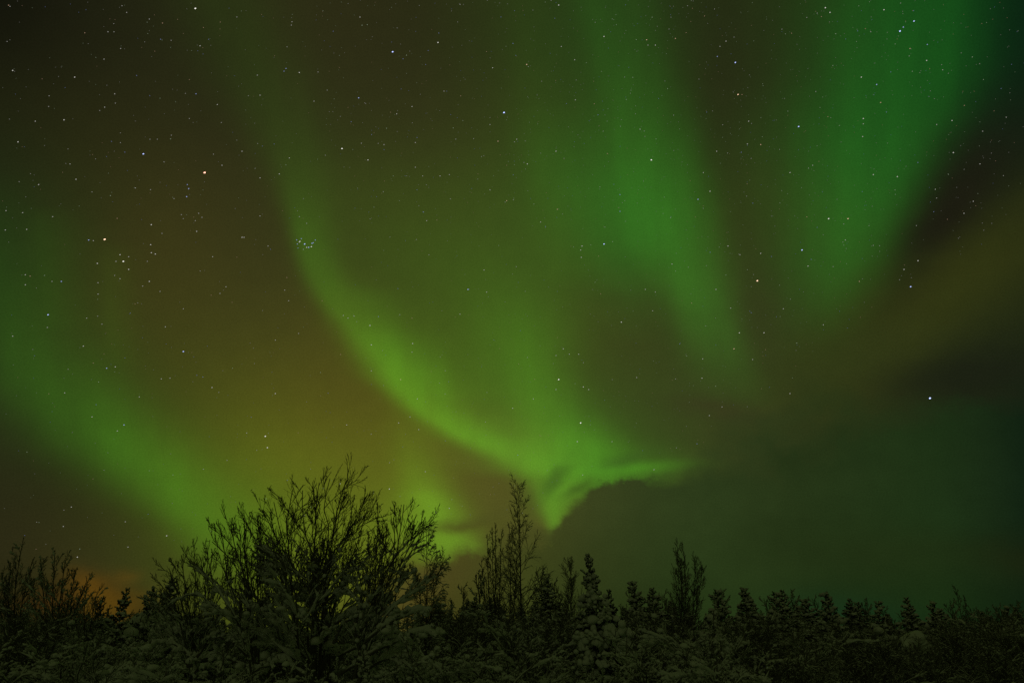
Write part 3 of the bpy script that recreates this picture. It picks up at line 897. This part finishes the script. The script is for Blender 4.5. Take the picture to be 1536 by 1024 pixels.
def background_birches():
    """Twiggy birches mixed into the treeline; two kinds, copied."""
    kinds = []
    for k in range(2):
        H = 5.0
        ls = [[(0, 0, 0), (.04 * H, 0, .5 * H), (.02 * H, 0, H)]] if k == 0 else [[(0, 0, 0), (.05, 0, 2.4), (.1, 0, 5)], [(0, 0, 0), (-.25, .1, 2.2), (-.45, .1, 4.4)], [(0, 0, 0), (.3, -.1, 2.1), (.6, -.1, 4.1)]]
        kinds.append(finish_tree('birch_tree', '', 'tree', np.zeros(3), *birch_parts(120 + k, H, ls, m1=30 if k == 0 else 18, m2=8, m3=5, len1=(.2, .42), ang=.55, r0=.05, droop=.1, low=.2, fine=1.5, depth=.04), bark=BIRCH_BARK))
    rng = np.random.default_rng(31)
    words = ['first', 'second', 'third', 'fourth', 'fifth', 'sixth', 'seventh', 'eighth', 'ninth', 'tenth']
    rows = [(692, 882, 33, 1, 'twiggy low birch in the dip left of the columnar birch clump'), (714, 866, 35, 0, 'thin low birch against the left side of the columnar birch clump'),
            (812, 862, 36, 0, 'thin low birch just right of the tallest slender birch'), (836, 876, 33, 1, 'twiggy low birch crowding the left side of the small round-topped birch'),
            (934, 892, 33, 1, 'twiggy low birch right behind the smaller tucked spruce')]
    for i, (x, t) in enumerate([(1000, 893), (1086, 893), (1140, 900), (1198, 893), (1228, 899), (1290, 905), (1320, 917), (1416, 909), (1482, 912), (1516, 910)]):
        rows.append((x, t, 30 + (i * 7) % 6, (i + 1) % 2, 'dim bare birch among the right hand spruces, %s counting from the pillow-laden spruce' % words[i]))
    used = set()
    for x, top, Y, k, lab in rows:
        b, H = spot(x, top, Y); w = H / 5.0
        if k in used: copy_thing(kinds[k], lab, b, rng.uniform(-.6, .6), (w * rng.uniform(.9, 1.2), w, w), 'low birches of the treeline')
        else:
            used.add(k); o = kinds[k]; o.location = b; o.scale = (w, w, w); o['label'] = lab; o['group'] = 'low birches of the treeline'


background_birches()


# ------------------------------------------------------------------ snow-bent bushes
def bush(seed, H=2.4, n=15, lean=.55, arch=.5, m=(8, 6, 4), depth=.055, lumps=60):
    rng = np.random.default_rng(seed)
    ls = []
    for k in range(n):
        a = k * 6.283 / n + rng.normal(0, .4); o = np.array((math.cos(a), math.sin(a), 0)); le = lean * rng.uniform(.2, 1.3); h = H * rng.uniform(.7, 1.0)
        bend = arch * rng.random() ** 2
        ls.append([o * .08, o * .25 * le * H + (0, 0, .45 * h), o * .62 * le * H + (0, 0, (.85 - .1 * bend) * h), o * (.85 + .5 * bend) * le * H + (0, 0, (1.0 - .55 * bend) * h)])
    P0, R0 = stems(rng, ls, .026, .007, 16, .04)
    P1, R1 = spawn(rng, P0, R0, m[0], (.2, .98), (.62, .2), (.22, .45), 8, .18, .12, .6, .35, .007)
    P2, R2 = spawn(rng, P1, R1, m[1], (.2, .98), (.6, .2), (.3, .65), 6, .1, .13, .65, .4, .006)
    P3, R3 = spawn(rng, P2, R2, m[2], (.2, .98), (.6, .25), (.35, .75), 4, .05, .14, .7, .5, .005)
    sn = [snow_on(rng, P0, R0, depth, .2), snow_on(rng, P1, R1, depth * .9, .25), snow_on(rng, P2, R2, depth * .62, .15, None, 5), snow_on(rng, P3, R3, depth * .4, 0, None, 4, 6)]
    pp = np.concatenate([points_on(rng, P1, R1, lumps, .85), points_on(rng, P2, R2, lumps, .8)])
    sz = rng.uniform(.4, 1.5, len(pp)) ** 2.2 * depth * .5
    sn += clumps(rng, pp + np.stack([0 * sz, 0 * sz, sz * .2], -1), sz, (.5, .95))
    t = thing('snowy_bush', '', 'bush')
    link('stems', make_mesh('stems', [tubes(P0, R0, 5)], BARK), t)
    br = link('branches', make_mesh('branches', [tubes(P1, R1, 4), tubes(P2, R2, 3)], TWIG), t)
    link('twigs', make_mesh('twigs', [tubes(P3, R3, 3)], TWIG), br)
    link('snow', make_mesh('snow', sn, SNOW), t)
    return t


ORD = ['first', 'second', 'third', 'fourth', 'fifth', 'sixth', 'seventh', 'eighth', 'ninth', 'tenth', 'eleventh', 'twelfth', 'thirteenth', 'fourteenth', 'fifteenth', 'sixteenth']


def bushes():
    kinds = [bush(80, 2.4, 13, .6, .5, (8, 6, 3), .05), bush(81, 2.4, 15, .5, 1.0, (8, 6, 3), .062, 90), bush(82, 2.4, 11, .8, .3, (7, 6, 4), .045), bush(83, 2.4, 17, .4, .2, (8, 6, 4), .02, 12)]
    used = set()
    rng = np.random.default_rng(9)

    def put(k, x, top, Y, lab, group, wide=1.0):
        b, H = spot(x, top, Y); w = H / 2.4
        if k in used:
            copy_thing(kinds[k], lab, b, rng.uniform(0, 6.28), (w * wide * rng.uniform(.9, 1.1), w * wide * rng.uniform(.9, 1.1), w), group)
        else:
            used.add(k); o = kinds[k]; o.location = b; o.scale = (w * wide, w * wide, w); o['label'] = lab; o['group'] = group
    front = [(20, 958, 11, 1), (118, 955, 12, 0), (232, 962, 11.5, 2), (330, 972, 11, 1), (425, 985, 10.5, 2), (520, 990, 11, 1), (610, 965, 12, 1), (702, 958, 12, 0), (800, 965, 12.5, 2), (884, 1008, 12, 1),
             (975, 950, 13, 0), (1080, 968, 12, 1), (1180, 960, 13, 3), (1285, 962, 13, 3), (1390, 965, 13, 3), (1490, 960, 13, 3)]
    for i, (x, top, Y, k) in enumerate(front):
        put(k, x, top, Y, 'snow-bent bush along the bottom edge of the picture, %s from the left corner' % ORD[i], 'bushes along the bottom edge', 1.15)
    mid = [(60, 915, 17, 3, 'snowy bush at the foot of the two twiggy trees by the left edge'), (140, 935, 16, 2, 'snowy bush below the orange glow, left of the crooked spruce'),
           (212, 930, 18, 1, 'snowy bush below the gap between the crooked spruce and the blunt-topped spruce'),
           (640, 930, 18, 2, 'snowy bush below the birch with drooping twigs'), (690, 905, 24, 3, 'dark twiggy bush left of the foot of the columnar birch clump'), (735, 905, 22, 3, 'dark twiggy bush at the foot of the columnar birch clump'),
           (790, 915, 21, 0, 'snowy bush at the foot of the tallest slender birch'), (838, 905, 25, 3, 'dark twiggy bush left of the spruce with big snow pillows'),
           (935, 908, 24, 3, 'dark twiggy bush right of the spruce with big snow pillows'), (1000, 908, 23, 3, 'dark twiggy bush left of the foot of the birch clump with twig balls'),
           (1060, 920, 20, 1, 'snowy bush with arching branches below the birch clump with twig balls'), (1130, 915, 21, 3, 'dark twiggy bush below the second spruce right of the birch clump'),
           (1200, 925, 21, 0, 'snowy bush below the middle of the right hand spruces'), (1260, 928, 22, 3, 'dark twiggy bush below the right hand end of the spruce row'),
           (1318, 940, 21, 3, 'dark twiggy bush in front of the dip in the right hand treeline'), (1374, 956, 20, 3, 'dark twiggy bush just in front of the round snow mound'), (1432, 925, 24, 3, 'dark twiggy bush at the foot of the faint thin birch'), (1490, 925, 23, 3, 'dark twiggy bush second from the right edge, behind the bottom row'),
           (1534, 930, 22, 3, 'dark twiggy bush cut by the right edge, behind the bottom row')]
    for x, top, Y, k, lab in mid:
        put(k, x, top, Y, lab, 'bushes in front of the treeline', 1.1)
    for i in range(40):
        x = -30 + 1596 * (i + rng.uniform(.2, .8)) / 40
        put(3 if i % 3 else 0, x, rng.uniform(906, 938), rng.uniform(27, 40), 'dim twiggy bush filling the gaps between the trees of the treeline', 'dim bushes between the trees', 1.3)


bushes()


# ------------------------------------------------------------------ single snow shapes
def snow_lump(name, label, cat, px, py, Y, rx, rz, seed):
    p = at(px, py, Y)
    v, f = _blob(seed, 4)
    rng = np.random.default_rng(seed)
    v = v * np.array((rx, rx * .9, rz))
    v = v + unit(v) * (.03 * rx * np.sin(v[:, :1] * 9 / rx + 1) * np.sin(v[:, 1:2] * 7 / rx) * np.sin(v[:, 2:] * 8 / rz + 2))
    return thing(name, label, cat, p, 0, None, make_mesh(name, [(v, f)], SNOW))


def snow_mound():
    c = at(1372, 960, 24); rng = np.random.default_rng(4); pc = []
    for dx, dz, r in ((0, 0, .40), (-.22, -.05, .30), (.24, -.10, .30), (.05, .06, .33), (-.36, -.16, .22), (.40, -.22, .22)):
        v, f = _blob(int(rng.integers(99)), 3)
        pc.append((v * np.array((r, r * .9, r * .8)) * .72 + (dx * .85, rng.uniform(-.1, .1), dz * .9), f))
    thing('snow_mound', 'round mound of snow sitting on the bushes below the crooked double-tipped spruce', 'snow mound', c, 0, None, make_mesh('snow_mound', pc, SNOW))


snow_mound()
snow_lump('snow_heap', 'flat-topped heap of snow at the bottom left, below the crooked spruce', 'snow heap', 196, 1020, 14.5, .50, .34, 7)

for o in [q for q in C.objects if q.get('label') == '']:
    for ch in list(o.children):
        for g in list(ch.children): bpy.data.objects.remove(g)
        bpy.data.objects.remove(ch)
    bpy.data.objects.remove(o)


# ------------------------------------------------------------------ stars: small glowing balls very far away
STAR_R = 9000.0
STAR_MAT = emitter('starlight', 1.0)
TINT = {'w': (1, .97, .86), 'b': (.62, .74, 1.35), 'o': (1.25, .80, .52), 'g': (.80, 1, .66), 'p': (1.4, .66, .46)}


def star_mesh(name, rows):
    """rows: (direction, radius in photo pixels, brightness, tint, stretch)"""
    import bmesh
    bm = bmesh.new(); bmesh.ops.create_icosphere(bm, subdivisions=1, radius=1)
    v0 = np.array([q.co[:] for q in bm.verts]); f0 = np.array([[q.index for q in p.verts] for p in bm.faces]); bm.free()
    V, F, Cc = [], [], []
    trail = unit(np.array((.8, 0, .45)))
    for k, (d, r, b, tint, stretch) in enumerate(rows):
        rad = r / FOC * STAR_R
        V.append(d * STAR_R + EYE + (v0 + np.outer(v0 @ trail, trail) * stretch) * rad)
        F.append(f0 + k * len(v0))
        Cc.append(np.tile(np.array((*[c * b for c in TINT[tint]], 1.0)), (len(v0), 1)))
    me = make_mesh(name, [(np.concatenate(V), np.concatenate(F))], STAR_MAT, True)
    a = me.color_attributes.new('starlight', 'FLOAT_COLOR', 'POINT')
    a.data.foreach_set('color', np.concatenate(Cc).astype(np.float32).ravel())
    return me


def size(b):
    return (.32 + .16 * b, .10 + .22 * b ** 1.3)


# x, y, magnitude class, tint
LISTED = """19 106 2 w|112 116 2 w|96 180 2 w|53 182 1.5 w|73 160 1 w|27 213 2 w|105 246 1.3 w|114 269 1.7 w|58 277 1.6 w|138 288 1 w|281 277 1.6 b|283 283 2 b|280 295 2.2 b|298 320 1.3 w|303 326 1.3 w|293 331 1.2 w|275 328 1 w|272 322 1.2 w
227 337 2.3 w|203 282 1.4 w|246 243 1.2 w|236 209 1 w|225 209 1 w|261 298 1.2 w|300 69 1.6 w|224 29 1.2 w|162 48 1.3 w|171 48 1 w|181 73 1.2 w|156 89 1.3 w|172 141 1.4 w|157 161 1.4 w|173 155 1.1 w|183 9 1 w|190 19 1.2 w|294 141 1.5 b
326 157 1.5 w|284 178 1 w|332 184 1 w|257 203 1.1 w|333 248 1.5 w|390 267 1.7 w|363 227 1.6 w|390 143 1.5 w|386 113 1.3 w|429 103 1.5 b|426 107 1.3 b|449 109 2 w|438 33 1.2 w|437 38 1.2 w|471 152 1.4 w|434 237 1.5 w|419 261 1.7 w|390 324 1.4 w|460 335 1.2 w
449 325 1.2 w|9 316 1.4 w|34 319 1.4 w|79 325 1.4 w|15 10 1 w|657 64 2.4 w|538 147 2 b|552 240 2 w|790 97 2 o|739 102 1.5 w|747 212 1.6 o|735 187 1.2 w|775 209 1.4 w|791 246 1.8 w|834 227 1.7 w|960 194 1.5 w|906 55 2 w|838 8 2 w|540 26 1.4 w|690 7 1 w
970 60 1.8 o|983 68 1.5 w|1013 58 1.5 o|972 68 1.2 w|842 70 1.3 w|862 90 1.4 w|863 150 1.4 w|666 137 1.2 w|618 160 1.4 w|595 171 1.4 w|576 217 1.4 w|542 215 1.2 w|623 214 1.3 w|623 251 1.3 w|634 264 1.2 w|660 264 1.4 w|674 262 1.2 w|735 285 1.4 w|930 292 1.4 b
930 317 1.5 b|836 314 1.5 o|811 333 1.4 w|760 301 1.6 o|635 318 1.2 b|640 331 1.3 w|1238 12 2.4 w|1245 19 2 w|1326 15 2 w|1355 41 2 b|1076 85 1.5 b|1089 62 1.5 w|1080 70 1.2 w|1113 142 1.1 o|1292 116 2 w|1315 127 2 b|1295 178 2 w|1295 186 1.3 w|1294 205 1.5 w
1321 154 1.5 o|1390 91 1.8 w|1391 67 1.5 b|1414 105 1.2 w|1123 182 1.7 w|1121 216 1.5 w|1141 217 1.7 o|1075 227 1.6 w|1065 287 2 w|1047 299 2 b|1055 259 1.4 w|1185 259 1.7 w|1219 248 1.3 w|1310 262 1.7 w|1346 265 1.9 w|1405 187 1.2 w|1428 181 1.6 w|1430 229 1.9 w|1365 73 1.3 o
133 360 2 b|140 361 1.4 w|146 395 2 w|180 382 2 w|174 392 1.5 w|193 385 1.5 w|193 404 2 w|226 367 2 w|227 379 2 w|233 381 2.1 w|221 392 1.2 w|38 412 1.5 w|38 427 1.5 w|78 422 1.2 w|92 422 2 b|147 424 1.4 w|147 441 1.4 w|180 418 1.4 w|172 413 1.2 w|214 429 1.3 w|224 422 2 w
240 437 1.3 w|71 491 1.3 w|19 504 1.5 w|130 477 1.3 w|153 486 1.2 w|125 519 1.8 w|248 490 1.5 w|275 463 1.3 w|330 440 1.3 w|339 430 1.4 w|295 347 1.8 w|243 350 1.2 w|363 356 2 w|366 356 1.8 w|319 385 1.5 w|402 369 1.4 w|427 435 1.4 w|433 451 1.4 w|448 500 1.3 w|413 510 1.4 w
413 590 2 w|318 581 1.9 w|160 552 2 b|173 550 1.7 w|186 637 2.1 b|176 646 1.5 w|138 625 1.5 w|97 589 1.4 w|242 568 1.5 w|255 567 1.4 w|401 671 2 w|370 649 1.3 w|209 595 1.4 w|873 369 1.8 w|871 375 1.6 w|872 386 1.6 w|932 483 2.1 w|866 662 1.8 w|702 434 2.3 b|730 438 1.5 w
726 405 1.5 w|555 488 2 w|557 517 1.8 w|619 515 1.8 w|557 556 1.4 w|618 528 1.3 w|531 474 1.4 w|515 473 1.3 w|522 477 1.3 w|690 471 1.4 w|845 523 1.6 w|868 531 1.4 w|854 531 1.4 w|834 533 1.4 w|875 580 1.9 w|883 584 1.6 w|769 612 1.5 w|800 598 1.4 w|626 598 1.4 w
601 569 1.6 o|615 625 1.3 w|598 634 1.5 w|628 644 1.4 w|520 637 1.5 w|918 662 1.3 w|834 584 1.4 w|1008 396 1.5 w|979 466 1.3 w|955 566 1.4 w|968 434 1.4 w|983 438 1.3 w|1092 369 1.7 w|1141 380 1.7 w|1110 382 1.3 w|1109 499 2 w|1146 499 2 w|1101 523 2 o|1212 399 1.7 w
1377 391 2 w|1356 404 1.7 w|1054 538 1.5 w|1053 567 1.7 w|1129 539 1.4 w|1185 590 1.6 w|1064 623 1.5 w|1083 610 1.4 w|1289 422 1.3 o|1235 487 1.4 w|1175 463 1.5 w|1096 462 1.4 w|1074 434 1.5 w|250 803 2 w|116 835 1.9 w|95 789 1.4 w|188 782 1.3 w|192 820 1.3 w|107 760 1.4 w
510 725 1.8 w|584 733 2 w|674 762 1.5 w|638 707 1.4 w|981 704 1.6 w|874 712 1.3 w|8 345 1.5 w|40 344 1.5 w|1460 302 1.4 w|1403 284 1.3 w|1446 320 1.4 w|1470 246 1.3 w|1474 197 1.2 w|1268 360 1.4 w"""
BRIGHT = [
    (307, 259, 4.6, 'p', 'brightest star on the left, a pinkish white point with an orange rim'),
    (157, 359, 3.9, 'o', 'bright warm white star at the upper left of the small wedge of stars'),
    (1395, 597, 4.2, 'b', 'bright bluish star low on the right, just above the dark cloud bank'),
    (1136, 421, 3.8, 'o', 'bright orange-white star in the dark gap between the two right hand green curtains'),
    (756, 169, 3.7, 'b', 'bright blue-white star alone in the dark sky above the picture centre'),
    (589, 78, 3.3, 'b', 'bright bluish star high in the dark sky, left of the top centre'),
    (293, 13, 3.0, 'w', 'bright white star at the very top on the left'),
    (513, 223, 2.8, 'w', 'white star level with the pinkish star, right of the thin upper green streak'),
    (977, 240, 3.0, 'w', 'white star inside the upper part of the third green curtain'),
    (838, 569, 2.9, 'w', 'white star in the green veil above the picture middle'),
    (871, 634, 3.0, 'w', 'white star in the bright green spot above the ragged cloud edge'),
    (1203, 375, 2.8, 'b', 'bluish star at the left edge of the right green curtain'),
    (1366, 430, 2.8, 'b', 'bluish star where the olive cloud streak meets the dark sky'),
    (906, 366, 2.9, 'b', 'blue-white star with three fainter ones in a column on its left'),
    (1198, 190, 2.9, 'b', 'blue star at the left side of the upper right green curtain'),
    (1350, 47, 3.2, 'b', 'lower star of the close blue pair at the upper right'),
    (1371, 32, 2.6, 'b', 'upper star of the close blue pair at the upper right'),
    (1103, 94, 2.9, 'b', 'blue star in the dark gap at the top between two green curtains'),
    (1107, 142, 2.7, 'o', 'orange star in the dark gap at the top, below the blue one'),
    (1243, 328, 2.5, 'w', 'white star beside a fuzzy orange one in the right green curtain'),
    (1272, 328, 2.1, 'o', 'fuzzy dim orange star in the right green curtain'),
    (215, 231, 2.9, 'b', 'bluish star up to the left of the pinkish bright star'),
    (275, 527, 2.5, 'b', 'blue star alone in the brown glow at the left'),
    (72, 472, 2.4, 'b', 'blue star in the upper part of the left green curtain'),
    (185, 392, 2.9, 'w', 'white star at the middle of the small wedge of stars'),
    (398, 654, 2.6, 'w', 'white star in the yellow glow above the domed tree'),
    (401, 671, 2.0, 'w', 'fainter star just under the one in the yellow glow'),
]
for x, y, b, tint, lab in BRIGHT:
    r, e = size(b)
    thing('bright_star', lab, 'star', (0, 0, 0), 0, 'bright stars', star_mesh('bright_star', [(ray(x, y), r, e, tint, .5)]))
CLUSTER = [(450, 362, 2), (457, 366, 2.6), (463, 371, 2), (467, 370, 2.2), (468, 365, 2), (470, 364, 1.5), (460, 371, 1.8), (446, 366, 1.4), (445, 360, 1.3), (449, 363, 1.8), (473, 360, 1.4), (452, 358, 1.4), (455, 374, 1), (447, 372, 1)]
thing('star_cluster', 'tight little cluster of bluish stars on the edge of the middle green curtain', 'star cluster', (0, 0, 0), 0, None,
      star_mesh('star_cluster', [(ray(x, y), *size(b), 'b' if i % 3 else 'w', .4) for i, (x, y, b) in enumerate(CLUSTER)]))


def field():
    rng = np.random.default_rng(77)
    rows = []
    for q in LISTED.replace('\n', '|').split('|'):
        x, y, b, t = q.split()
        rows.append((ray(float(x), float(y)), *size(float(b) * (.80 if float(x) < 480 else .90)), t, .4))
    n = 0
    while n < 4600:
        x, y = rng.uniform(-250, 1790), rng.uniform(-300, 880)
        dens = float(np.interp(x, [0, 450, 700, 1000, 1300, 1536], [.3, .4, .8, 1, .8, .5])) * (1.0 if y < 330 else .6)
        top = np.interp(x, [0, 400, 640, 800, 880, 1020, 1150, 1300, 1540], [840, 800, 780, 770, 700, 690, 600, 470, 330])
        if y > top or rng.random() > dens: continue
        b = .10 + .85 * rng.random() ** 3.8
        rows.append((ray(x, y), *size(b), rng.choice(list('wwwggbo')), .3)); n += 1
    o = link('stars', star_mesh('stars', rows)); o['kind'] = 'stuff'
    o['label'] = 'countless faint stars scattered over the whole clear part of the night sky'; o['category'] = 'stars'


field()
